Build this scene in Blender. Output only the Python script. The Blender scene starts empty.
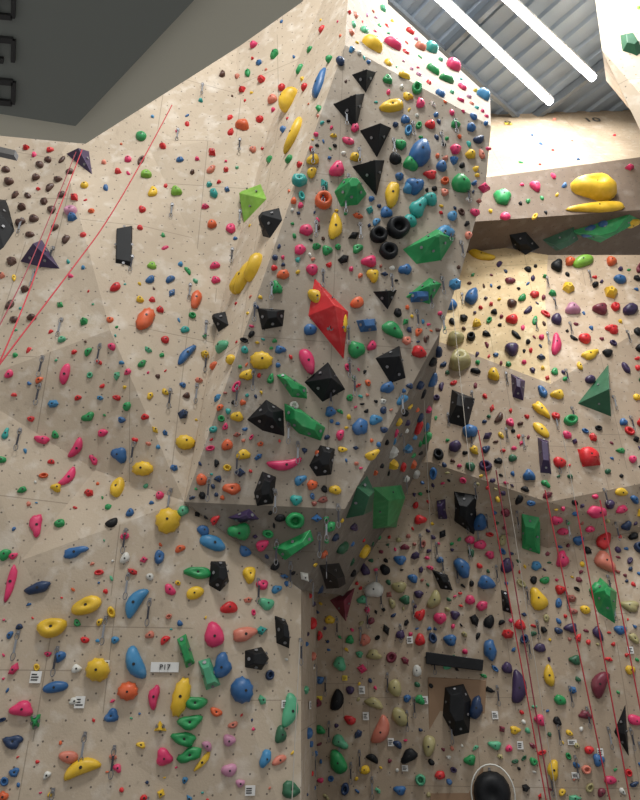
import bpy, math, random
from mathutils import Vector, Matrix
from mathutils.bvhtree import BVHTree
from mathutils.geometry import delaunay_2d_cdt
random.seed(11)
S=bpy.context.scene
S.view_settings.view_transform='Standard'
F=616.0; P=math.radians(26); CP,SP=math.cos(P),math.sin(P)
CAM=Vector((0,0,1.6))
def ray(px,py):
    a=(px-320)/F; b=(400-py)/F
    return Vector((a,CP-b*SP,SP+b*CP))
def at(px,py,Y):
    d=ray(px,py); return CAM+d*(Y/d.y)
def proj(p):
    d=p-CAM; f=d.y*CP+d.z*SP; v=-d.y*SP+d.z*CP
    return Vector((320+F*d.x/f,400-F*v/f))
def AD(px,py):
    d=ray(px,py); return d.x/d.y,d.z/d.y
# ---------------------------------------------------------------- camera
cd=bpy.data.cameras.new('camera'); cam=bpy.data.objects.new('camera',cd)
S.collection.objects.link(cam); S.camera=cam
cd.sensor_fit='VERTICAL'; cd.sensor_height=32; cd.lens=F*32/800
cam.location=CAM; cam.rotation_euler=(math.radians(90)+P,0,0)
cd.clip_end=200
# ---------------------------------------------------------------- materials
def newmat(name):
    m=bpy.data.materials.new(name); m.use_nodes=True
    return m,m.node_tree,m.node_tree.nodes['Principled BSDF']
def holdmat(name,c,rough=.55,var=.22,chalk=.14):
    m,t,b=newmat(name); N=t.nodes; L=t.links
    tc=N.new('ShaderNodeTexCoord'); nz=N.new('ShaderNodeTexNoise')
    nz.inputs['Scale'].default_value=3.5; nz.inputs['Detail'].default_value=3
    L.new(tc.outputs['Object'],nz.inputs['Vector'])
    r=N.new('ShaderNodeMapRange'); r.inputs[1].default_value=.35; r.inputs[2].default_value=.7
    r.inputs[3].default_value=1-var; r.inputs[4].default_value=1+var*.6
    L.new(nz.outputs['Fac'],r.inputs[0])
    mx=N.new('ShaderNodeVectorMath'); mx.operation='MULTIPLY'
    mx.inputs[0].default_value=c[:3]
    L.new(r.outputs[0],mx.inputs[1])
    n2=N.new('ShaderNodeTexNoise'); n2.inputs['Scale'].default_value=7; n2.inputs['Detail'].default_value=3
    L.new(tc.outputs['Object'],n2.inputs['Vector'])
    r2=N.new('ShaderNodeMapRange'); r2.inputs[1].default_value=.52; r2.inputs[2].default_value=.8; r2.inputs[4].default_value=chalk
    L.new(n2.outputs['Fac'],r2.inputs[0])
    mm=N.new('ShaderNodeMix'); mm.data_type='RGBA'; mm.inputs[7].default_value=(.6,.56,.5,1)
    L.new(r2.outputs[0],mm.inputs[0]); L.new(mx.outputs[0],mm.inputs[6])
    L.new(mm.outputs[2],b.inputs['Base Color'])
    b.inputs['Roughness'].default_value=rough
    b.inputs['Specular IOR Level'].default_value=.4 if rough<.5 else .25
    return m
COL={'r':(.58,.02,.025),'o':(.66,.12,.04),'y':(.72,.46,.03),'g':(.02,.27,.08),'b':(.03,.12,.30),
 'k':(.008,.009,.011),'p':(.66,.04,.14),'t':(.03,.32,.29),'n':(.08,.035,.025),'w':(.7,.7,.65),
 'v':(.045,.027,.08),'c':(.60,.19,.13),'m':(.09,.38,.21),'l':(.2,.42,.05),'d':(.018,.04,.10),
 's':(.05,.22,.42),'q':(.17,.025,.045),'e':(.025,.11,.055),'a':(.36,.32,.15),'f':(.48,.22,.33),'i':(.32,.10,.08)}
NAMES={'r':'red','o':'orange','y':'yellow','g':'green','b':'blue','k':'black','p':'pink','t':'teal','n':'brown','w':'white',
'v':'purple','c':'coral','m':'mint','l':'lime','d':'navy','s':'sky','q':'maroon','e':'dark_green','a':'olive','f':'rose','i':'rust'}
KEYS=list(COL); MATS=[holdmat('hold_'+NAMES[k],COL[k],.42 if k!='k' else .55,chalk=.01 if k in 'kvde' else .10) for k in KEYS]
def simple(name,c,rough=.5,metal=0,emit=0):
    m,t,b=newmat(name); b.inputs['Base Color'].default_value=(*c,1)
    b.inputs['Roughness'].default_value=rough; b.inputs['Metallic'].default_value=metal
    if emit: b.inputs['Emission Color'].default_value=(.97,.99,1,1); b.inputs['Emission Strength'].default_value=emit
    return m
M_STEEL=simple('steel',(.22,.22,.23),.5,.6); M_BOLT=simple('bolt_dark',(.03,.03,.03),.5,.5)
MATS+= [M_BOLT,M_STEEL]; KI={k:i for i,k in enumerate(KEYS)}; KI['BOLT']=len(KEYS); KI['STEEL']=len(KEYS)+1

def wallmat(name,base,dirt,chalk=.35):
    m,t,b=newmat(name); N=t.nodes; L=t.links
    uv=N.new('ShaderNodeUVMap'); uv.uv_map='UVMap'
    tc=N.new('ShaderNodeTexCoord')
    def noise(s,d=4,src=None):
        n=N.new('ShaderNodeTexNoise'); n.inputs['Scale'].default_value=s; n.inputs['Detail'].default_value=d
        L.new(src or tc.outputs['Object'],n.inputs['Vector']); return n
    def rng(n,a,bb,c,d):
        r=N.new('ShaderNodeMapRange'); r.inputs[1].default_value=a; r.inputs[2].default_value=bb
        r.inputs[3].default_value=c; r.inputs[4].default_value=d; L.new(n,r.inputs[0]); return r.outputs[0]
    def mix(f,a,bcol,mode='MIX'):
        x=N.new('ShaderNodeMix'); x.data_type='RGBA'; x.blend_type=mode
        if isinstance(f,float): x.inputs[0].default_value=f
        else: L.new(f,x.inputs[0])
        for i,v in ((6,a),(7,bcol)):
            if isinstance(v,tuple): x.inputs[i].default_value=(*v,1)
            else: L.new(v,x.inputs[i])
        return x.outputs[2]
    c=mix(rng(noise(.9,6).outputs['Fac'],.35,.68,0,1),base,dirt)
    c=mix(rng(noise(5,8).outputs['Fac'],.55,.78,0,chalk),c,(.8,.78,.73))
    c=mix(rng(noise(2.3,9).outputs['Fac'],.58,.75,0,chalk),c,(.78,.75,.70))
    c=mix(rng(noise(11,5).outputs['Fac'],.6,.8,0,.45),c,tuple(v*.5 for v in dirt))
    def grid(s,off,thr):
        sc=N.new('ShaderNodeVectorMath'); sc.operation='SCALE'; sc.inputs[3].default_value=1/s
        L.new(uv.outputs[0],sc.inputs[0])
        fr=N.new('ShaderNodeVectorMath'); fr.operation='FRACTION'; L.new(sc.outputs[0],fr.inputs[0])
        sb=N.new('ShaderNodeVectorMath'); sb.operation='SUBTRACT'; sb.inputs[1].default_value=(off,off,0); L.new(fr.outputs[0],sb.inputs[0])
        return sb.outputs[0]
    ln=N.new('ShaderNodeVectorMath'); ln.operation='LENGTH'; L.new(grid(.21,.5,0),ln.inputs[0])
    lt=N.new('ShaderNodeMath'); lt.operation='LESS_THAN'; lt.inputs[1].default_value=.055; L.new(ln.outputs['Value'],lt.inputs[0])
    k=N.new('ShaderNodeMath'); k.operation='MULTIPLY'; k.inputs[1].default_value=.8; L.new(lt.outputs[0],k.inputs[0])
    c=mix(k.outputs[0],c,(.06,.05,.045))
    sp=N.new('ShaderNodeSeparateXYZ'); ab=N.new('ShaderNodeVectorMath'); ab.operation='ABSOLUTE'
    L.new(grid(2.52,.5,0),ab.inputs[0]); L.new(ab.outputs[0],sp.inputs[0])
    mn=N.new('ShaderNodeMath'); mn.operation='MINIMUM'; L.new(sp.outputs[0],mn.inputs[0]); L.new(sp.outputs[1],mn.inputs[1])
    l2=N.new('ShaderNodeMath'); l2.operation='LESS_THAN'; l2.inputs[1].default_value=.0025; L.new(mn.outputs[0],l2.inputs[0])
    k2=N.new('ShaderNodeMath'); k2.operation='MULTIPLY'; k2.inputs[1].default_value=.5; L.new(l2.outputs[0],k2.inputs[0])
    c=mix(k2.outputs[0],c,(.15,.12,.09))
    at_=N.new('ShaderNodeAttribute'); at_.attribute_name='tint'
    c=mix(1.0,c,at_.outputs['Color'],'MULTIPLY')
    L.new(c,b.inputs['Base Color']); b.inputs['Roughness'].default_value=.8
    bp=N.new('ShaderNodeBump'); bp.inputs['Strength'].default_value=.3; bp.inputs['Distance'].default_value=.01
    L.new(noise(40,4).outputs['Fac'],bp.inputs['Height']); L.new(bp.outputs[0],b.inputs['Normal'])
    return m
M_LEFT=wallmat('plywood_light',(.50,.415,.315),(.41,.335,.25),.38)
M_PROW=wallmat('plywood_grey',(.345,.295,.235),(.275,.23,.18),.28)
M_RIGHT=wallmat('plywood_tan',(.43,.345,.255),(.33,.265,.195),.3)
M_BEAM=wallmat('plywood_dark',(.17,.125,.09),(.13,.095,.07),.08)

# ---------------------------------------------------------------- mesh builder
class MB:
    def __init__(s): s.v=[];s.f=[];s.m=[];s.sm=[]
    def add(s,vs,fs,mi=0,smooth=True):
        o=len(s.v); s.v+= [tuple(x) for x in vs]
        for f in fs: s.f.append([i+o for i in f]); s.m.append(mi); s.sm.append(smooth)
    def obj(s,name,mats,parent=None):
        me=bpy.data.meshes.new(name); me.from_pydata(s.v,[],s.f); 
        for m in mats: me.materials.append(m)
        me.polygons.foreach_set('material_index',s.m); me.polygons.foreach_set('use_smooth',s.sm)
        me.update(); o=bpy.data.objects.new(name,me); S.collection.objects.link(o)
        if parent: o.parent=parent
        return o
TRIV=[];TRIF=[]
def wallmesh(name,verts,faces,mat,tint=None,climb=True):
    verts=[Vector(v) for v in verts]; nf=[]
    for f in faces:
        f=list(f); c=sum((verts[i] for i in f),Vector())/len(f)
        n=(verts[f[1]]-verts[f[0]]).cross(verts[f[2]]-verts[f[0]])
        if n.dot(CAM-c)<0: f.reverse()
        nf.append(f)
    me=bpy.data.meshes.new(name); me.from_pydata(verts,[],nf); me.materials.append(mat)
    me.uv_layers.new(name='UVMap'); me.color_attributes.new('tint','FLOAT_COLOR','CORNER')
    uvs=[];cols=[]
    for p in me.polygons:
        n=p.normal; up=Vector((0,0,1))-n*n.z
        if up.length<.2: up=Vector((0,1,0))-n*n.y
        up.normalize(); r=up.cross(n)
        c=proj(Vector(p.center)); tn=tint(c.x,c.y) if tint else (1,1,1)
        for li in p.loop_indices:
            co=me.vertices[me.loops[li].vertex_index].co
            uvs+=[co.dot(r),co.dot(up)]; cols+=[*tn,1]
    me.uv_layers['UVMap'].data.foreach_set('uv',uvs)
    me.color_attributes['tint'].data.foreach_set('color',cols)
    o=bpy.data.objects.new(name,me); S.collection.objects.link(o)
    if climb:
        k=len(TRIV); TRIV.extend(verts)
        for f in nf:
            for j in range(1,len(f)-1): TRIF.append((f[0]+k,f[j]+k,f[j+1]+k))
    return o
def facet(name,pts,nb,cons,Yf,mat,tint=None):
    v2=[Vector((p[0],p[1])) for p in pts]
    edges=[(i,(i+1)%nb) for i in range(nb)]+cons
    r=delaunay_2d_cdt(v2,edges,[list(range(nb))],1,1e-4)
    vs=[]
    for i,v in enumerate(r[0]):
        off=pts[r[3][i][0]][2] if r[3][i] else 0
        vs.append(at(v.x,v.y,Yf(v.x,v.y)+off))
    return wallmesh(name,vs,r[2],mat,tint)
# ------------------- left wall
def YL(px,py):
    a,t=AD(px,py); return 8.7/(1-.25*a+.05*t)
def YF(px,py):
    a,t=AD(px,py); return 8.72/(1+.3*t-.15*a)
def YR(px,py):
    a,t=AD(px,py); return 12.4/(1+.05*t+.12*a)
Lp=[(-260,-90,0),(240,-90,0),(236,92,.1),(268,132,-.25),(222,300,-.1),(184,501,-.25),(300,480,0),(301,590,0),(301,870,0),(-260,870,0),
 (62,152,.1),(110,330,-.35),(-40,385,-.2),(22,560,-.05),(95,470,.12),(222,640,-.2),(0,215,.15),(-80,720,0),(128,760,.0),(150,150,0.05)]
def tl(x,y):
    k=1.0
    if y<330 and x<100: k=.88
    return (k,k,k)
lw=facet('wall_left',Lp,10,[(10,11),(16,11),(12,11),(11,14),(14,13),(13,17),(15,7),(15,18),(11,4),(19,2),(19,11)],YL,M_LEFT,tl)
# ------------------- prow
def fr(px,py): return at(px,py,YF(px,py))
U0=fr(185,502);U1=fr(345,509);U2=fr(440,333);E1=fr(461,272);E2=fr(486,182);T1=fr(491,126);T0=fr(345,45)
J1=at(222,300,YL(222,300)-.1);J2=at(268,132,YL(268,132)-.25);J3=at(236,92,YL(236,92)+.1);J4=at(240,-90,YL(240,-90));J0=at(184,501,YL(184,501)-.25)
H5=at(352,-70,6.6);H4=at(380,-70,7.5);H3=at(388,4,7.5);H2=at(490,97,7.5)
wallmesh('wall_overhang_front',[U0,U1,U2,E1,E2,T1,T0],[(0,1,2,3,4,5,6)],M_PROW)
wallmesh('wall_overhang_head',[T0,T1,H2,H3,H4,H5],[(0,1,2,3),(0,3,4,5)],M_LEFT,lambda x,y:(.48,.48,.48))  # same plywood; tint darkens its colour to offset overexposure by the lamps
wallmesh('wall_overhang_side',[U0,T0,H5,J4,J3,J2,J1,J0],[(0,1,6),(1,5,6),(1,2,5),(2,4,5),(2,3,4),(0,6,7)],M_LEFT,lambda x,y:(1.1,1.1,1.1))  # the strip's brighter lighting is put into its colour by the tint
def bk(p,dx,Y=12.2,dz=0): return Vector((p.x+dx,Y,p.z+dz))
B1=bk(U1,.15,12.3,-.5);B2=bk(U2,.5,12.1,-.3);B3=bk(E1,-.1);B4=bk(E2,-.15);B5=bk(T1,-.15);B6=bk(H2,-.15);B7=bk(H3,.3)
U5=at(301,590,YL(301,590))
B7.z=min(B7.z,16.9)
wallmesh('wall_overhang_underside',[U0,U1,U2,B2,B1,U5,J0],[(0,1,5),(1,4,5),(1,2,3),(1,3,4),(0,5,6)],M_PROW,lambda x,y:(.52,.52,.52))  # shade under the overhang is painted in: tint darkens the plywood colour
wallmesh('wall_overhang_return',[U2,E1,E2,T1,H2,H3,B2,B3,B4,B5,B6,B7],[(0,1,7,6),(1,2,8,7),(2,3,9,8),(3,4,10,9),(4,5,11,10)],M_PROW,climb=False)
a=at(301,870,YL(301,870)); b=at(301,480,YL(301,480))
wallmesh('wall_return',[a,b,Vector((-.05,12.6,b.z)),Vector((-.05,12.6,a.z))],[(0,1,2,3)],M_RIGHT)
# ------------------- back wall
Rp=[(280,240,0),(430,235,0),(548,255,0),(820,255,-.3),(820,870,0),(280,870,0),
 (440,342,-.1),(551,384,-.5),(545,300,-.15),(430,462,-.5),(548,502,-.8),(640,484,-.4),(820,470,-.4),
 (280,470,0),(548,548,-.1),(430,512,-.05),(650,530,0),(620,640,-.25),(640,330,-.1)]
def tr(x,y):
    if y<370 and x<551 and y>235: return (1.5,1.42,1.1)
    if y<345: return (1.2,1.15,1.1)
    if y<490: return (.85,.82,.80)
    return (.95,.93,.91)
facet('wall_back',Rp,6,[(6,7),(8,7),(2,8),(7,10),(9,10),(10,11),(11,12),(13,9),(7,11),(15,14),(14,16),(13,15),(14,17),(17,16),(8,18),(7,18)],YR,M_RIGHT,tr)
# beam / bulkhead
q0=at(478,182,10.5);q1=at(740,144,10.5);q2=at(474,223,10.5);q3=at(740,203,10.5)
q4=Vector((q2.x-.6,12.6,q2.z-.2));q5=Vector((q3.x,12.2,q3.z-.2))
c0=Vector((q0.x-.9,10.55,q0.z));c2=Vector((q2.x-.9,10.55,q2.z))
wallmesh('wall_bulkhead',[c0,q1,c2,q3,q4,q5],[(0,1,3,2),(2,3,5,4)],M_BEAM)
t0=at(440,108,12.9);t1=at(820,96,12.6)
wallmesh('wall_upper_back',[c0,q1,t1,t0],[(0,1,2,3)],M_LEFT,lambda x,y:(.72,.66,.58))  # warm dark tint lowers the colour where the lamps overexpose this wall
g=[at(586,-70,7.6),at(602,50,7.9),at(641,132,8.3),at(820,300,8.3),at(820,-70,7.2)]
g+=[g[1]+Vector((1.7,2.6,2.6)),g[2]+Vector((1.9,2.6,3.6)),g[0]+Vector((1.5,2.6,0))]
wallmesh('wall_right_upper',g,[(0,1,2,3,4),(0,1,5,7),(1,2,6,5)],M_LEFT,lambda x,y:(1.0,1.0,1.0))
# floor, ceiling
mf,tf,bf=newmat('mat_floor'); nz=tf.nodes.new('ShaderNodeTexNoise'); nz.inputs['Scale'].default_value=3
cr=tf.nodes.new('ShaderNodeValToRGB'); cr.color_ramp.elements[0].color=(.14,.14,.15,1); cr.color_ramp.elements[1].color=(.22,.22,.23,1)
tf.links.new(nz.outputs['Fac'],cr.inputs[0]); tf.links.new(cr.outputs[0],bf.inputs['Base Color'])
fl=MB(); fl.add([(-9,-4,0),(14,-4,0),(14,15,0),(-9,15,0)],[(0,1,2,3)],0,False); fl.obj('floor',[mf])
mc,tcn,bc=newmat('roof_steel'); bc.inputs['Roughness'].default_value=.5; bc.inputs['Metallic'].default_value=.15
nz=tcn.nodes.new('ShaderNodeTexNoise'); nz.inputs['Scale'].default_value=1.2
cr=tcn.nodes.new('ShaderNodeValToRGB'); cr.color_ramp.elements[0].color=(.22,.27,.33,1); cr.color_ramp.elements[1].color=(.33,.39,.46,1)
tcn.links.new(nz.outputs['Fac'],cr.inputs[0]); tcn.links.new(cr.outputs[0],bc.inputs['Base Color'])
ZC=17.0
ld=Vector((3.7,3.0,0)).normalized(); lp=Vector((-ld.y,ld.x,0))
cb=MB(); o0=Vector((5,8,ZC)); n=0
prof=[(0,0),(.22,0),(.27,.09),(.45,.09),(.5,0)]
ss=[]; k=-11.0
while k<11:
    for d,h in prof[:-1]: ss.append((k+d,h))
    k+=.5
vs=[];fs=[]
for s_,h in ss:
    for w in (-14,14): vs.append(o0+ld*s_+lp*w+Vector((0,0,h)))
for i in range(len(ss)-1): fs.append((2*i,2*i+1,2*i+3,2*i+2))
cb.add(vs,fs,0,False); cb.obj('ceiling',[mc])
# ---------- linear lights
M_LIT=simple('led_tube',(1,1,1),.4,0,30); M_WHT=simple('fixture_white',(.7,.7,.7),.4)
def box(mb,c,ax,ay,az,mi=0,smooth=False):
    vs=[c+ax*i+ay*j+az*k for i in(-1,1) for j in(-1,1) for k in(-1,1)]
    mb.add(vs,[(0,1,3,2),(4,6,7,5),(0,4,5,1),(2,3,7,6),(0,2,6,4),(1,5,7,3)],mi,smooth)
def lamp(p0,p1):
    d=(p1-p0); L=d.length; d.normalize(); s=Vector((-d.y,d.x,0)); m=MB(); c=(p0+p1)/2
    box(m,c+Vector((0,0,.11)),d*L/2,s*.11,Vector((0,0,.05)),0)
    vs=[];fs=[];K=8
    for e in(-1,1):
        for i in range(K+1):
            an=math.pi+math.pi*i/K; vs.append(c+d*(e*L/2)+s*.085*math.cos(an)+Vector((0,0,.06+.07*math.sin(an))))
    for i in range(K): fs.append((i,i+1,K+2+i,K+1+i))
    fs.append(tuple(range(K+1))); fs.append(tuple(range(K+1,2*K+2)))
    m.add(vs,fs,1,False)
    for f in(-.4,0,.4): box(m,c+d*L*f+Vector((0,0,.3)),d*.01,s*.01,Vector((0,0,.15)),0)
    m.obj('linear_ceiling_light',[M_WHT,M_LIT])
def cz(px,py,z):
    d=ray(px,py); return CAM+d*((z-CAM.z)/d.z)
zl=16.5
pa=cz(400,-38,zl);pb=cz(551,104,zl); lamp(pa,pb)
pa=cz(470,-35,zl);pb=cz(594,80,zl); lamp(pa,pb)
pm=MB()
for s_ in(-3.4,0.2,3.8):
    c=o0+ld*s_+Vector((0,0,-.14)); box(pm,c,ld*.06,lp*12,Vector((0,0,.14)))
for w_ in(-3.2,3.0):
    c=o0+lp*w_+Vector((0,0,-.2)); box(pm,c,lp*.05,ld*10,Vector((0,0,.1)))
pm.obj('trim_roof_purlins',[simple('purlin',(.17,.19,.21),.5,.3)])

BVH=BVHTree.FromPolygons([tuple(v) for v in TRIV],TRIF)
def hit(px,py):
    d=ray(px,py).normalized(); loc,n,i,dist=BVH.ray_cast(CAM,d,60)
    if loc is None: return None
    if n.dot(d)>0: n=-n
    up=Vector((0,0,1))-n*n.z
    if up.length<.15: up=Vector((0,1,0))-n*n.y
    up.normalize(); r=up.cross(n)
    p0=proj(loc); su=(proj(loc+r*.1)-p0).length*10; sv=(proj(loc+up*.1)-p0).length*10
    iso=F/((loc-CAM).dot(Vector((0,CP,SP))))
    su=max(su,iso*.6); sv=max(sv,iso*.7)
    return loc,n,up,r,su,sv
PR={'d':[(1,-.02),(1.04,.22),(.95,.55),(.74,.83),(.42,.99),(.14,1.03)],
    'o':[(1,-.02),(1.05,.35),(.95,.8),(.75,1.),(.52,.85),(.42,.4),(.36,.1)],
    'x':[(1,-.02),(.84,.6),(.45,1.0)],
    'l':[(1,-.02),(1.03,.3),(.9,.7),(.6,1.0),(.3,.9),(.12,.78)]}
def hold(mb,px,py,w,h,c,kind='d',ang=0,depth=None,bolt=True,rnd=1.0):
    H=hit(px,py)
    if not H: return
    loc,n,up,r,su,sv=H
    W=w/su/2; Hh=h/sv/2; an=math.radians(ang); ca,sa=math.cos(an),math.sin(an)
    if abs(ang)>45 and abs(ang)<135: W,Hh=w/sv/2,h/su/2
    D=depth if depth else min(W,Hh)*random.uniform(.85,1.25)
    base='d'
    if kind in PR: base=kind
    if kind=='j': base='l'
    prof=PR[base]; seg=6 if kind=='x' else (16 if w>9 else 10)
    if kind=='x': seg=random.choice((4,5,6))
    if kind=='h': seg=20
    p2,p3,p5=[random.uniform(0,6.28) for _ in range(3)]
    a2,a3,a5=(random.uniform(.0,.13)*rnd,random.uniform(.03,.18)*rnd,random.uniform(0,.08)*rnd)
    if kind in'osh': a2=a3=a5=.02
    if w<7: prof=[prof[0],prof[len(prof)//2],prof[-1]] if kind!='o' else prof
    bend=0
    if kind=='s': bend=random.choice((-1,1))*.9
    vs=[]
    tx,ty=random.uniform(-.12,.12),random.uniform(.0,.25)
    for k,(q,z) in enumerate(prof):
        for i in range(seg):
            th=2*math.pi*i/seg; rr=q*(1+a2*math.cos(2*th+p2)+a3*math.cos(3*th+p3)+a5*math.cos(5*th+p5))
            if kind=='h': rr*=1+(.07 if i%2 else -.05)*(1 if k in(1,2,3) else 0)
            x=rr*math.cos(th); y=rr*math.sin(th)
            if kind=='s': 
                y+=bend*(x*x-.4)*.6*(W/max(Hh,.01))*.45
            zz=z
            if kind=='j': y+=z*.22; zz=z*(1.0-.25*math.sin(th)*q)
            else: x+=tx*z; y+=ty*z*.6
            X=x*W; Y=y*Hh
            vs.append(loc+r*(X*ca-Y*sa)+up*(X*sa+Y*ca)+n*(zz*D))
    fs=[]
    for k in range(len(prof)-1):
        for i in range(seg):
            j=(i+1)%seg; fs.append((k*seg+i,k*seg+j,(k+1)*seg+j,(k+1)*seg+i))
    fs.append(tuple((len(prof)-1)*seg+i for i in range(seg)))
    mb.add(vs,fs,KI[c],kind!='x')
    def hexa(cc,rb,hh):
        bv=[cc+n*hh+r*rb*math.cos(i*math.pi/3)+up*rb*math.sin(i*math.pi/3) for i in range(6)]
        mb.add(bv+[v-n*.02 for v in bv],[(0,1,2,3,4,5)]+[(i,(i+1)%6,6+(i+1)%6,6+i) for i in range(6)],KI['BOLT'],False)
    if bolt and w>=7 and kind!='o':
        top=vs[-seg:]; cc=sum(top,Vector())/seg; hexa(cc,max(.012,min(.019,W*.12)),.006)

def volume(name,poly,apex,hgt,c,cap=.0):
    base=[];nn=Vector()
    for q in poly:
        H=hit(*q)
        if not H: return
        base.append(H[0]); nn+=H[1]
    Ha=hit(*apex); n=(Ha[1]+nn*.01).normalized()
    m=MB(); k=len(base)
    base2=[b-n*.03 for b in base]
    top=Ha[0]+n*hgt
    if cap<=0:
        vs=base2+[top]; fs=[(i,(i+1)%k,k) for i in range(k)]
    else:
        tp=[top+(b-Ha[0])*cap-n*((b-Ha[0]).dot(n)*cap) for b in base]
        vs=base2+tp; fs=[(i,(i+1)%k,k+(i+1)%k,k+i) for i in range(k)]+[tuple(range(k,2*k))]
    m.add(vs,fs,KI[c],False)
    for i in range(k):
        j=(i+1)%k; ctr=(base[i]+base[j]+top)/3 if cap<=0 else (base[i]+base[j]+vs[k+i]+vs[k+j])/4
        fn=(base[j]-base[i]).cross(top-base[i]).normalized()
        if fn.dot(n)<0: fn=-fn
        t1=(base[j]-base[i]).normalized(); t2=fn.cross(t1); rb=.015
        bv=[ctr+fn*.012+t1*rb*math.cos(a*math.pi/3)+t2*rb*math.sin(a*math.pi/3) for a in range(6)]
        m.add(bv+[v-fn*.03 for v in bv],[(0,1,2,3,4,5)]+[(a,(a+1)%6,6+(a+1)%6,6+a) for a in range(6)],KI['STEEL'],False)
    o=m.obj(name,MATS)
    bm=o.modifiers.new('bev','BEVEL'); bm.width=.012; bm.segments=2; bm.limit_method='ANGLE'
    return o
VOL=[
('r',[(313,275),(350,312),(345,364),(306,316)],(331,312),.30,0),
('k',[(331,104),(366,92),(356,133)],(352,106),.28,0),
('k',[(358,130),(393,127),(377,160)],(376,134),.28,0),
('k',[(350,166),(386,159),(377,199)],(371,170),.28,0),
('k',[(350,74),(378,71),(366,95)],(364,78),.2,0),
('k',[(371,291),(399,289),(388,312)],(385,295),.18,0),
('k',[(302,382),(328,360),(347,390),(322,404)],(328,382),.3,0),
('k',[(245,420),(266,398),(285,410),(286,438),(262,432)],(268,416),.25,.2),
('k',[(308,466),(320,444),(336,448),(332,476),(316,478)],(323,458),.2,.4),
('k',[(253,493),(262,470),(277,476),(274,505),(256,508)],(265,487),.2,.4),
('k',[(373,358),(400,344),(407,380),(390,386)],(395,360),.25,0),
('k',[(256,307),(286,309),(284,327),(261,331)],(271,318),.18,.35),
('g',[(333,192),(343,178),(360,180),(368,194),(358,206),(340,208)],(351,190),.26,.3),
('g',[(400,250),(440,226),(457,238),(442,262),(415,266)],(432,243),.28,.1),
('g',[(403,298),(430,276),(444,283),(430,306)],(425,290),.2,.1),
('g',[(275,374),(283,372),(308,388),(309,400),(292,398)],(290,386),.16,.4),
('g',[(283,402),(300,408),(327,428),(322,442),(298,434),(284,420)],(303,422),.2,.5),
('b',[(355,320),(376,318),(378,331),(360,333)],(367,325),.14,.5),
('b',[(408,292),(431,291),(430,302),(410,303)],(420,297),.14,.5),
('g',[(372,486),(402,484),(398,528),(372,530)],(386,505),.2,.6),
('e',[(346,478),(368,474),(362,512),(345,520)],(356,496),.2,.5),
('g',[(270,548),(312,528),(316,540),(284,562)],(295,545),.15,.4),
('v',[(225,518),(250,508),(262,520),(240,524)],(244,514),.12,.3),
('l',[(240,190),(262,182),(269,199),(243,226)],(250,200),.22,0),
('k',[(262,226),(280,206),(284,220),(270,240),(262,238)],(271,222),.2,.2),
('k',[(116,228),(133,225),(132,268),(115,264)],(124,246),.05,.85),
('v',[(64,153),(90,150),(94,177),(82,168)],(80,158),.2,0),
('v',[(18,262),(42,238),(62,270),(40,268)],(40,256),.28,0),
('k',[(-14,196),(6,198),(16,232),(4,250),(-12,262)],(0,220),.25,.2),
('k',[(214,318),(226,310),(230,326),(218,334)],(221,320),.15,.2),
('k',[(451,388),(476,398),(468,430),(447,424)],(461,406),.25,.3),
('k',[(453,490),(478,494),(474,536),(454,522)],(466,508),.25,.3),
('e',[(576,404),(609,362),(612,418)],(600,398),.4,0),
('g',[(521,512),(540,516),(540,556),(522,550)],(530,532),.15,.5),
('r',[(576,448),(600,452),(602,466),(582,468)],(588,457),.18,.3),
('k',[(500,588),(508,590),(514,616),(502,612)],(506,602),.15,.2),
('v',[(537,436),(549,440),(552,476),(540,474)],(544,455),.2,.5),
('k',[(444,686),(464,682),(472,700),(470,734),(454,738),(442,716)],(456,704),.3,.5),
('q',[(328,600),(356,586),(346,624)],(345,602),.25,0),
('g',[(589,594),(600,576),(618,592),(616,626),(598,614)],(602,594),.3,.2),
('k',[(430,568),(448,574),(454,592),(440,590)],(444,580),.15,.3),
('k',[(613,732),(626,700),(630,760)],(621,732),.2,0),
('k',[(244,650),(262,646),(270,658),(262,671),(244,668)],(256,659),.18,.5),
('k',[(210,560),(226,560),(230,582),(220,593),(208,586)],(219,576),.2,.4),
('k',[(274,614),(286,618),(290,650),(276,644)],(281,632),.18,.4),
('k',[(318,564),(340,562),(343,580),(326,590)],(330,575),.2,.4),
('g',[(176,638),(186,632),(196,664),(186,670)],(186,652),.14,.5),
('m',[(197,660),(210,656),(222,686),(206,692)],(208,674),.14,.5),
('g',[(29,716),(42,712),(40,728),(32,732)],(36,721),.1,.2),
('y',[(152,732),(160,718),(169,732)],(160,728),.1,0),
('g',[(566,232),(638,206),(645,220),(600,244)],(604,226),.28,.2),
('k',[(508,234),(526,231),(541,248),(526,256),(512,248)],(524,242),.2,.4),
('e',[(541,240),(575,226),(580,240),(556,252)],(560,238),.2,.4),
('v',[(510,372),(526,380),(524,402),(512,398)],(518,388),.18,.3),
('v',[(436,500),(446,498),(447,520),(438,520)],(441,508),.15,.4),
('e',[(612,36),(634,34),(650,60),(640,72),(616,62)],(628,50),.3,.3),
]
for c,poly,ap,h,cap in VOL:
    volume('climbing_volume',poly,ap,h,c,cap)
placed=[]
for c,poly,ap,h,cap in VOL:
    xs=[q[0] for q in poly]; ys=[q[1] for q in poly]
    placed.append((sum(xs)/len(xs),sum(ys)/len(ys),max(max(xs)-min(xs),max(ys)-min(ys))*.5))
placed.append((492,788,26))
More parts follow.
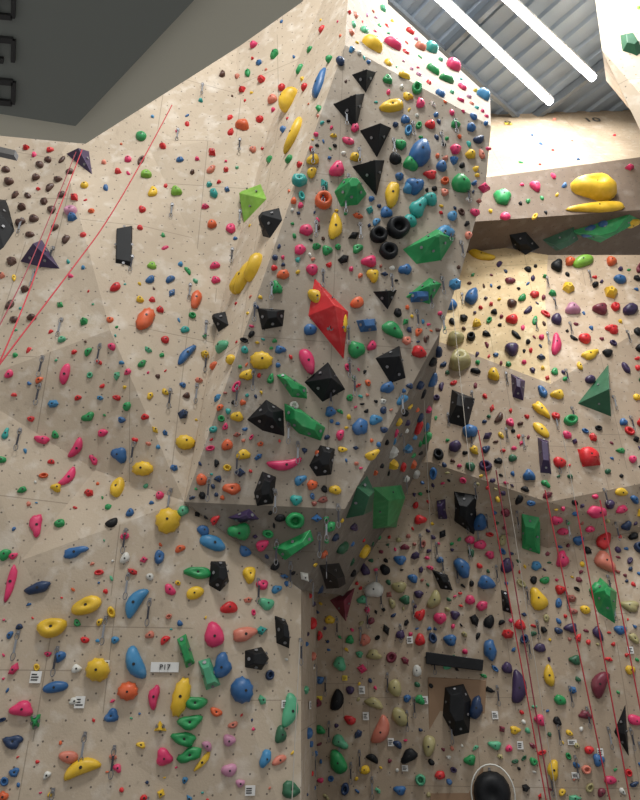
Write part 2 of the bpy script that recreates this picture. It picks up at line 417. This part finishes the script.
BIG='''185 443 19 13 y h 0;143 469 20 14 y h 0;118 488 20 12 y j 80;168 521 24 24 y h 0;52 628 28 20 y j 10;87 606 28 18 y j 15;98 670 24 22 y h -20;82 768 36 16 y s 20;
181 697 38 17 y h 80;136 602 32 14 s s 60;136 663 36 16 s s -60;38 588 26 11 d d 20;75 552 24 10 b d 15;120 455 16 14 b d -40;186 355 22 9 b d 60;247 276 30 14 y d 50;256 268 22 12 y j 60;240 284 18 12 y j 40;
290 102 19 15 y d 10;295 135 28 10 y s 60;320 85 24 12 b d 75;145 320 22 15 o h 70;196 300 18 10 o d 80;198 573 26 12 g j -5;212 543 26 14 s d -15;222 666 24 18 b d 80;241 690 26 20 b h -70;
214 635 26 18 p d -60;244 634 24 14 c d 15;229 608 16 12 r d 0;240 531 22 16 g d 0;128 691 20 18 o h 0;154 697 24 10 p d 85;164 757 17 16 p d 0;22 709 22 16 p d 0;13 742 20 13 d j 0;
11 583 34 9 p d 85;36 525 24 11 p d -80;65 374 22 9 p d 85;68 477 22 9 p s 60;76 448 22 9 p s 70;56 687 22 13 b d 10;56 488 10 8 y d 0;42 440 14 8 p d 0;31 419 8 5 r d 0;
190 722 24 14 g j 10;184 739 24 14 g j -10;190 755 24 14 g j 15;195 703 22 14 g j 0;203 761 24 6 y d 50;195 593 18 12 y d 30;229 770 14 14 f d 0;265 758 18 10 s d 60;229 740 12 12 f d 0;
240 783 9 8 f d 0;279 760 14 9 c d 20;289 710 34 14 m s 80;290 790 18 16 e j 0;280 735 18 10 e d 80;305 690 12 8 m d 0;249 575 12 16 y j 0;266 604 14 12 m d 0;
392 107 22 12 y j 15;335 227 25 13 y d 85;392 195 25 14 y d 85;261 361 21 17 y h 0;247 375 14 10 y d 30;419 155 26 20 b d 70;378 236 17 15 k o 0;397 229 22 20 k o 0;388 252 18 15 k o 0;
323 202 17 15 o o 0;337 170 16 13 p d 60;307 361 26 13 p d -60;284 464 34 10 p s 10;320 455 10 10 o d 0;232 489 18 11 o j 0;294 406 9 9 w o 0;392 330 22 13 g d -30;356 350 18 15 g d 0;
418 208 22 14 t d 60;430 200 14 12 t d 0;460 185 18 16 g d 0;414 187 18 14 b d 0;443 235 22 14 s d 30;405 270 12 10 b d 0;360 427 18 14 b d 80;375 420 12 10 s d 0;369 262 14 11 p d 0;
316 298 18 13 y d -60;342 324 18 12 y d 85;357 303 14 10 o d 30;295 520 18 16 g o 0;330 412 10 10 b d 0;312 270 12 10 p d 30;410 165 12 14 g d 70;409 222 14 12 t d 0;386 213 12 10 b d 0;
410 188 14 12 s d 0;355 158 10 8 y d 0;313 160 12 10 y d 60;300 250 12 9 p d 30;283 275 12 9 o d 30;310 330 14 10 b d 0;243 455 14 10 y d 10;227 445 10 12 o d 0;296 500 12 10 t d 0;
280 350 10 8 b d 0;335 490 12 9 y d 0;300 480 12 9 s d 30;312 485 10 10 o d 0;340 435 10 8 p d 60;387 388 14 10 b d 30;402 400 12 8 s d 30;372 455 14 9 y d 30;430 125 10 8 r d 0;
400 145 12 9 g d 0;441 167 10 10 b d 0;455 150 10 9 p d 0;430 175 12 8 r d 0;470 155 9 9 y d 0;405 120 9 8 b d 0;420 104 9 8 p d 0;455 125 9 7 g d 0;471 128 9 8 b d 0;355 128 9 8 p d 60;
372 47 20 12 y d -20;393 46 18 9 p d 0;404 77 12 6 y d 0;433 71 12 9 g d 40;452 67 12 12 p d 0;388 64 8 8 y d 0;446 80 16 8 g d 30;420 48 10 8 c d 0;410 32 9 7 r d 0;483 97 12 10 s d 0;
462 88 8 8 p d 0;430 50 12 9 t d 0;471 73 9 9 p d 0;440 95 9 7 b d 0;
460 362 22 18 a j 0;512 350 14 11 v d 0;490 650 20 13 b d 80;462 568 22 13 b d -60;486 583 16 14 b d 0;480 522 18 13 b d 60;538 600 24 15 y d -60;549 676 22 10 y d 85;434 600 20 11 a s 60;395 688 14 16 a d 0;
400 717 22 13 a d -60;429 745 20 13 a d 80;553 770 22 10 y d 80;381 730 30 14 c s 60;374 590 18 16 w d 0;374 655 14 10 a d 0;374 703 10 18 a d 80;417 671 9 12 w d 0;340 664 12 14 m d 0;340 742 12 16 m d 70;
338 762 24 16 g d -60;409 756 18 12 k d 30;337 700 22 12 k s 70;518 687 34 14 v s 80;489 622 14 10 k d 60;476 708 24 12 d d 70;600 684 30 14 q s 60;604 562 22 16 c d -60;604 540 22 12 r d 60;
630 606 10 20 a d 80;588 457 22 16 r d 30;541 410 20 9 y d -60;541 430 20 9 y d -60;557 395 12 9 y d 0;590 380 10 8 v d 0;559 463 12 10 r d 0;621 492 12 8 y d 0;596 512 18 12 p d 0;
540 648 9 12 v d 80;562 560 16 12 p d 70;578 540 10 9 b d 0;556 520 10 9 p d 0;594 190 46 20 y j 2;598 208 58 9 y d 5;502 198 16 14 g d 0;505 217 10 7 p d 0;480 255 30 7 y s -30;
590 355 18 8 y d 20;583 262 20 11 l d 20;570 262 10 8 o d 0;611 262 10 8 o d 0;590 230 18 11 b d 10;602 225 12 10 b d 0;632 222 12 9 y d 0;556 345 22 9 p d 80;556 320 10 10 v d 0;572 310 14 10 f d 0;
600 310 14 10 q d 0;630 310 16 10 v d 0;612 330 12 8 r d 0;472 297 16 12 b d 60;450 305 14 10 b d 0;620 280 12 8 b d 0;455 340 16 12 a d 0;512 320 12 8 r d 0;
600 590 20 14 g d 0;571 628 12 10 v d 0;636 720 10 18 p d 80;589 750 10 8 r d 0;450 640 14 10 b d 0;420 640 10 12 r d 0;365 640 10 12 c d 0;
440 560 8 6 b d 0;507 668 10 12 v d 0;507 566 16 12 v d 60;529 476 12 10 b d 0;455 447 12 10 v d 0;470 432 14 12 b d 0;420 520 12 9 r d 0;400 560 12 9 b d 0;385 570 10 10 k d 0;
480 545 12 9 p d 0;470 540 10 8 p d 30;490 555 9 8 p d 0;536 566 10 9 s d 30;362 600 10 8 m d 0;330 620 10 8 y d 0;350 640 9 8 g d 0;405 600 10 9 e d 0;420 615 12 9 r d 40;470 600 10 9 p d 0;455 615 10 8 v d 0;
482 606 12 9 p d 20;520 625 12 9 r d 0;560 590 10 9 r d 0;585 610 10 8 y d 0;620 630 12 9 b d 0;560 700 10 12 g d 60;585 715 12 9 q d 0;540 720 10 12 p d 60;515 730 10 8 y d 0;470 760 12 10 g d 0;440 775 10 9 r d 0;400 790 12 9 b d 0;
365 770 10 9 y d 0;350 720 9 12 r d 60;320 730 10 9 g d 0;320 680 9 8 b d 0;350 690 9 8 v d 0;420 700 9 11 g d 70;495 745 12 9 m d 0;610 780 12 9 p d 0;575 660 12 9 e d 0;630 670 10 9 y d 0'''
MED='''26 148 7 r;50 150 7 r;34 155 5 p;141 137 10 g;146 175 10 l;163 147 7 r;180 160 7 b;212 153 10 r;211 170 8 c;209 185 6 t;243 127 12 o;230 118 6 r;176 192 10 l;142 210 7 r;140 228 6 r;205 207 8 p;
227 190 6 b;165 248 6 p;215 266 9 p;152 266 9 l;150 280 8 b;140 300 7 y;212 225 9 o;226 170 6 r;110 320 7 o;88 352 9 g;84 322 9 g;112 347 8 p;74 352 6 r;60 305 8 g;71 212 12 f;72 218 10 b;
128 160 7 p;118 172 6 r;185 330 9 t;165 340 8 r;205 355 9 y;223 347 14 m;214 366 7 o;218 398 8 s;232 360 9 y;170 280 8 b;172 293 9 b;142 364 8 g;117 376 9 m;88 417 12 g;103 433 10 p;53 404 12 s;
51 462 7 r;112 523 12 k;89 493 11 r;60 524 9 g;55 435 8 g;29 350 6 r;9 374 9 p;14 395 6 r;22 490 9 g;5 555 12 g;13 556 9 p;1 460 10 g;155 430 8 y;165 433 7 b;174 468 9 b;160 496 8 p;183 511 12 m;
215 520 10 r;203 531 12 b;180 549 10 o;144 560 9 p;170 590 12 p;178 583 7 y;150 577 8 w;115 640 8 s;100 622 8 y;77 623 8 g;10 635 8 b;14 669 14 p;60 657 12 b;48 654 7 p;85 640 9 r;150 635 9 c;165 640 10 r;
141 745 9 y;112 716 14 b;69 757 18 c;47 775 9 w;113 757 7 c;185 780 7 s;207 746 11 f;233 725 9 c;216 712 12 o;262 700 10 m;261 630 12 t;248 600 9 c;262 585 11 p;245 551 12 b;262 545 12 p;
170 527 9 b;130 513 8 b;152 300 6 r;160 310 8 r;122 420 7 b;135 440 6 r;145 417 8 r;165 392 7 y;150 396 7 y;128 372 7 p;117 398 8 r;148 350 8 m;100 398 7 s;78 398 7 r;39 380 8 o;62 340 8 m;
275 55 9 g;262 80 8 r;273 100 9 c;300 70 7 g;310 50 7 g;322 30 7 r;330 60 7 g;305 88 7 r;260 120 8 r;270 160 8 g;253 150 7 c;290 160 7 g;284 130 6 b;300 165 7 r;243 90 7 r;282 88 7 r;
15 195 9 n;22 208 9 n;9 182 9 n;36 178 8 n;28 196 7 n;50 188 8 n;44 202 8 n;20 223 9 n;34 219 9 n;52 210 8 n;58 180 7 n;62 195 7 n;12 262 10 n;25 290 8 n;10 305 9 n;62 160 7 n;40 165 8 n;6 170 8 n;30 235 8 n;55 228 7 n;66 240 8 n;70 172 7 n;14 320 8 n;32 318 8 n;48 160 7 n'''
def inpoly(x,y,poly):
    c=False;j=len(poly)-1
    for i in range(len(poly)):
        xi,yi=poly[i];xj,yj=poly[j]
        if (yi>y)!=(yj>y) and x<(xj-xi)*(y-yi)/(yj-yi)+xi: c=not c
        j=i
    return c
PROW=[(185,502),(345,509),(440,333),(461,272),(486,182),(491,126),(345,45)]
UND=[(190,510),(345,514),(440,345),(420,470),(338,560),(300,588)]
def in_prow(x,y): return inpoly(x,y,PROW)
def grp(px,py):
    return 'left' if px<300 and py>40 and not in_prow(px,py) else ('overhang' if in_prow(px,py) else 'back')
GR={'left':MB(),'overhang':MB(),'back':MB()}
for e in BIG.replace('\n','').split(';'):
    q=e.split()
    if len(q)<7: continue
    x,y,w,h=map(float,q[:4]); c,kd,an=q[4],q[5],float(q[6])
    hold(GR[grp(x,y)],x,y,w,h,c,kd,an)
    placed.append((x,y,max(w,h)*.5))
for e in MED.replace('\n','').split(';'):
    q=e.split()
    x,y,w=map(float,q[:3]); kd=random.choice('ddjsx'); w*=1.05
    hold(GR[grp(x,y)],x,y,w,w*random.uniform(.6,.85),q[3],kd,random.uniform(-50,70))
    placed.append((x,y,w*.5))
def scatter(poly,count,smin,smax,pal,pw=2.0,gap=2.0):
    xs=[p[0] for p in poly]; ys=[p[1] for p in poly]; n=0; tries=0
    while n<count and tries<count*25:
        tries+=1
        x=random.uniform(min(xs),max(xs)); y=random.uniform(min(ys),max(ys))
        if not inpoly(x,y,poly): continue
        w=smin+(smax-smin)*random.random()**pw
        if any((x-a)**2+(y-b)**2<(r+w*.5+gap)**2 for a,b,r in placed): continue
        placed.append((x,y,w*.5)); n+=1
        kd=random.choice('dddjsxxo' if w>6 else 'ddx')
        hold(GR[grp(x,y)],x,y,w,w*random.uniform(.5,.95),random.choice(pal),kd,random.uniform(-80,80))
LU=[(-60,150),(85,150),(235,60),(236,92),(268,132),(222,300),(205,400),(-60,400)]
LL=[(-60,400),(205,400),(185,505),(298,590),(298,800),(-60,800)]
scatter(LU,90,3,10,'rrrcobpygmtbnnsr',1.7,3)
scatter(LL,125,3,13,'rrpcobypgmtbwsdryb',1.6,3)
scatter([(225,300),(268,132),(236,92),(240,20),(342,20),(340,60),(270,280),(225,380)],28,3,8,'rrcgpbyo')
scatter(PROW,225,4,14,'rpocbbyggtskwdpyoindk',1.2,1)
scatter([(347,10),(385,5),(488,98),(488,120),(350,45)],36,4,9,'pyrgcbtmf',1.5,1.5)
scatter(UND,140,5,16,'ggerbpyskdvowbkkd',1.1,.3)
scatter([(440,262),(545,265),(548,380),(435,342)],60,4,10,'rkvbpqnvygrdk',1.4,2)
scatter([(552,262),(660,262),(660,480),(552,480)],75,4,14,'rqvbpkgvryek',1.2,1.5)
scatter([(436,346),(548,388),(548,498),(432,462)],50,4,13,'rvkbpqnygrdek',1.2,1.5)
scatter([(425,465),(548,505),(640,488),(660,488),(660,640),(305,640),(305,595),(345,550),(400,510)],210,4,14,'rrqpvbbkyagedipvk',1.2,1.4)
scatter([(305,640),(660,640),(660,800),(305,800)],120,4,13,'rqaakvbbgeypmcdwk',1.3,2)
scatter([(494,120),(600,115),(638,150),(494,176)],9,3,6,'rycgb')
scatter([(485,185),(640,165),(640,210),(480,222)],12,4,10,'gkpyeb')
scatter([(604,10),(640,10),(640,110)],12,4,10,'gmlrc')
GR['left'].obj('climbing_holds',MATS); GR['overhang'].obj('climbing_holds',MATS); GR['back'].obj('climbing_holds',MATS)
# ---------------------------------------------------------------- quickdraws
QM=MB()
M_SL=simple('sling_dark',(.03,.03,.04),.8); M_SLW=simple('sling_grey',(.2,.21,.23),.8)
def ring(mb,c,ax,ay,az,ra,rb,th,mi,K=10):
    vs=[]
    for i in range(K):
        a=2*math.pi*i/K; ce=c+ax*ra*math.cos(a)+ay*rb*math.sin(a); o=(ax*math.cos(a)+ay*math.sin(a))
        for s1,s2 in((1,0),(0,1),(-1,0),(0,-1)): vs.append(ce+o*th*s1+az*th*s2)
    fs=[]
    for i in range(K):
        for j in range(4):
            fs.append((i*4+j,((i+1)%K)*4+j,((i+1)%K)*4+(j+1)%4,i*4+(j+1)%4))
    mb.add(vs,fs,mi)
Z=Vector((0,0,1))
def qd(px,py):
    H=hit(px,py)
    if not H: return
    loc,n,up,r,_,_=H
    out=Vector((n.x,n.y,0)); 
    if out.length<.1: out=Vector((0,-1,0))
    out.normalize(); rr=Z.cross(out)
    box(QM,loc+n*.01,r*.018,up*.025,n*.012,1)
    c=loc+n*.05
    ring(QM,c-Z*.04,rr,Z,out,.024,.045,.006,1)
    box(QM,c-Z*.15,rr*.012,Z*.075,out*.006,random.choice((0,0,2)))
    ring(QM,c-Z*.26,rr,Z,out,.024,.045,.006,1)
qp=[(172,205),(170,390),(126,530),(106,618),(62,320),(240,140),(206,322),(420,535),(528,640),(190,285),(100,345),(20,430),(40,385),(140,100),(178,130),(150,600),(258,580),(300,640)]
def scat_q(poly,count,gap=14):
    xs=[p[0] for p in poly]; ys=[p[1] for p in poly]; n=0;t=0
    while n<count and t<2000:
        t+=1; x=random.uniform(min(xs),max(xs)); y=random.uniform(min(ys),max(ys))
        if inpoly(x,y,poly) and all((x-a)**2+(y-b)**2>gap*gap for a,b in qp): qp.append((x,y)); n+=1
scat_q(LU,12,22);scat_q(LL,12,24);scat_q(PROW,36,18);scat_q(UND,8,12);scat_q([(436,265),(640,265),(640,500),(432,460)],22);scat_q([(305,600),(425,470),(640,500),(640,790),(305,790)],50)
for x,y in qp: qd(x,y)
QM.obj('quickdraws',[M_SL,M_STEEL,M_SLW])
# ---------------------------------------------------------------- ropes
def rope(pts,c,rad=.008):
    cu=bpy.data.curves.new('climbing_rope','CURVE'); cu.dimensions='3D'; cu.bevel_depth=rad; cu.bevel_resolution=2
    sp=cu.splines.new('NURBS'); sp.points.add(len(pts)-1); sp.use_endpoint_u=True; sp.order_u=3
    for i,p in enumerate(pts): sp.points[i].co=(*p,1)
    o=bpy.data.objects.new('climbing_rope',cu); cu.materials.append(c); S.collection.objects.link(o)
M_RR=simple('rope_red',(.42,.03,.045),.8); M_RW=simple('rope_pale',(.4,.37,.32),.8); M_RB=simple('rope_dark_red',(.25,.03,.05),.8)
def rp(pl,m,rad=.008): rope([at(x,y,Y) for x,y,Y in pl],m,rad)
rp([(172,105,7.2),(120,205,6.4),(60,285,5.6),(-20,390,4.8)],M_RR,.008)
rp([(82,150,7.0),(50,232,6.4),(20,318,5.6),(-5,372,4.9)],M_RR,.008)
rp([(76,152,7.0),(44,232,6.4),(14,300,5.6),(-15,352,4.9)],M_RB,.006)
for (x0,y0,x1,y1,m) in [(478,430,548,810,M_RR),(500,440,560,820,M_RW),(545,490,612,810,M_RR),(560,420,612,700,M_RW),(600,500,650,760,M_RR),(496,470,552,810,M_RB),(575,500,632,810,M_RR),(452,300,470,470,M_RW),(424,400,432,560,M_RW),(300,640,292,800,M_RW)]:
    Ya=hit(x0,y0)[0].y-.25; Yb=hit(min(x1,640),min(y1,850))[0].y-.35
    rp([(x0,y0,Ya),((x0*2+x1)/3,(y0*2+y1)/3,(Ya*2+Yb)/3),((x0+2*x1)/3,(y0+2*y1)/3,(Ya+2*Yb)/3),(x1,y1,Yb)],m,.011 if m is not M_RW else .006)
# ---------------------------------------------------------------- tags
M_CARD=simple('card_white',(.7,.7,.68),.5); M_INK=simple('ink',(.02,.02,.02),.6); M_CY=simple('card_yellow',(.8,.6,.05),.5)
TG=MB()
def tag(px,py,w,h,mi=0):
    H=hit(px,py)
    if not H: return
    loc,n,up,r,su,sv=H; W=w/su/2; Hh=h/sv/2; c=loc+n*.02
    box(TG,c,r*W,up*Hh,n*.006,mi)
    for k in(-.45,.0,.45):
        L=random.uniform(.45,.75); box(TG,c+up*Hh*k+n*.008-r*W*(.8-L),r*W*L,up*Hh*.11,n*.002,2)
for t in [(36,677,11,12),(80,702,10,12),(309,705,14,8),(286,704,10,8),(250,790,10,10),(362,690,6,8),(366,716,6,8),(391,742,6,8),(410,640,6,7),(425,700,6,8),(465,660,5,6),(520,745,6,8),(572,742,9,5),(600,752,6,8),(575,775,7,6),(630,650,6,7),(405,768,6,6),(495,715,6,8),(106,664,7,8)]: tag(*t)
H=hit(508,124); box(TG,H[0]+H[1]*.02,H[3]*.09,H[2]*.1,H[1]*.006,1)
H=hit(165,667); box(TG,H[0]+H[1]*.02,H[3]*.165,H[2]*.055,H[1]*.006,0)
tag(318,698,9,4,1);tag(345,678,5,5,1)
TG.obj('route_tags',[M_CARD,M_CY,M_INK])
def glyph(txt,px,py,hpx,name,mat):
    H=hit(px,py); loc,n,up,r,su,sv=H
    cu=bpy.data.curves.new(name,'FONT'); cu.body=txt; cu.size=hpx/sv*1.3; cu.extrude=.004; cu.align_x='CENTER'; cu.align_y='CENTER'
    o=bpy.data.objects.new(name,cu); S.collection.objects.link(o); cu.materials.append(mat)
    M=Matrix((r,up,n)).transposed().to_4x4(); M.translation=loc+n*.035; o.matrix_world=M
glyph('9',508,124,8,'number_sign',M_INK); glyph('10',592,121,9,'number_sign',M_INK); glyph('P17',165,667,6,'number_sign',M_INK)
# ---------------------------------------------------------------- plywood board, black bar
def slab(name,poly,th,mat):
    hs=[hit(*q) for q in poly]; n=sum((h[1] for h in hs),Vector()).normalized(); k=len(poly)
    vs=[h[0]-n*.03 for h in hs]+[h[0]+n*th for h in hs]; m=MB()
    m.add(vs,[tuple(range(k,2*k))]+[(i,(i+1)%k,k+(i+1)%k,k+i) for i in range(k)],0,False)
    o=m.obj(name,[mat]); bm=o.modifiers.new('bev','BEVEL'); bm.width=.01
slab('plywood_board',[(428,677),(486,680),(482,830),(430,830)],.03,simple('ply_brown',(.25,.155,.09),.7))
slab('black_speaker_bar',[(426,652),(483,660),(482,671),(426,664)],.18,MATS[KI['k']])
MM=MB(); hold(MM,492,792,36,44,'k','l',0,depth=.28,bolt=False,rnd=.1)
H=hit(492,792); ring(MM,H[0]+H[1]*.12,H[3],H[2],H[1],.35,.43,.012,KI['w'],28)
MM.obj('climbing_macro_hold',MATS)
# ---------------------------------------------------------------- sign board near camera (top-left)
par=bpy.data.objects.new('suspended_sign_board',None); S.collection.objects.link(par)
M_S1=simple('sign_face',(.19,.205,.185),.55); M_S2=simple('sign_rim',(.62,.60,.49),.5)
def prism(name,poly,z,dz,mat,bev=.02):
    vs=[cz(x,y,z) for x,y in poly]; k=len(vs); m=MB()
    m.add(vs+[v+Vector((0,0,dz)) for v in vs],[tuple(range(k)),tuple(range(k,2*k))]+[(i,(i+1)%k,k+(i+1)%k,k+i) for i in range(k)],0,False)
    o=m.obj(name,[mat],par); b=o.modifiers.new('bev','BEVEL'); b.width=bev; b.segments=3; return o
prism('rim',[(-130,118),(0,134),(84,142),(238,44),(300,0),(340,-60),(-130,-60)],4.32,.35,M_S2,.012)
prism('face_panel',[(-130,96),(0,112),(74,124),(190,0),(240,-60),(-130,-60)],4.28,.03,M_S1,.012)
for i,py in enumerate((8,52,94)):
    g=MB()
    A=cz(-6,py-16,4.272);B=cz(16,py-14,4.272);D=cz(-6,py+10,4.272)
    ex=(B-A).normalized();ey=(D-A).normalized();W=(B-A).length;Hh=(D-A).length
    def bar(u,v,a,b): box(g,A+ex*W*u+ey*Hh*v,ex*W*a,ey*Hh*b,Vector((0,0,.008)))
    bar(.1,.5,.1,.42);bar(.9,.5,.1,.42);bar(.5,.1,.36,.1)
    if i!=1: bar(.5,.9,.36,.1)
    else: bar(.3,.9,.15,.1)
    g.obj('lettering_%d'%i,[M_INK],par)
br=MB()
box(br,cz(-8,150,4.4),Vector((.12,.04,0)),Vector((0,.02,0)),Vector((0,0,.02))); box(br,cz(-60,60,6.5),Vector((.03,0,0)),Vector((0,.03,0)),Vector((0,0,2.0)))
br.obj('mount_arm',[M_STEEL],par)
# ---------------------------------------------------------------- lights
def area(name,loc,tgt,sx,sy,e,c=(1,.99,.96)):
    l=bpy.data.lights.new(name,'AREA'); l.shape='RECTANGLE'; l.size=sx; l.size_y=sy; l.energy=e; l.color=c
    o=bpy.data.objects.new(name,l); S.collection.objects.link(o); o.location=loc
    o.rotation_euler=(Vector(tgt)-Vector(loc)).to_track_quat('-Z','Y').to_euler()
area('ceiling_area_light',(4.5,5.5,16.2),(1,8,3),2.5,2.5,1350)
area('ceiling_area_light',(0,0,15.5),(-1,8,4),3,2,1050)
area('ceiling_area_light',(6.5,9.5,16.2),(5,11,5),2,2,380,(.95,.98,1))
w=bpy.data.worlds.new('world'); S.world=w; w.use_nodes=True
w.node_tree.nodes['Background'].inputs[0].default_value=(1,.985,.95,1); w.node_tree.nodes['Background'].inputs[1].default_value=.6
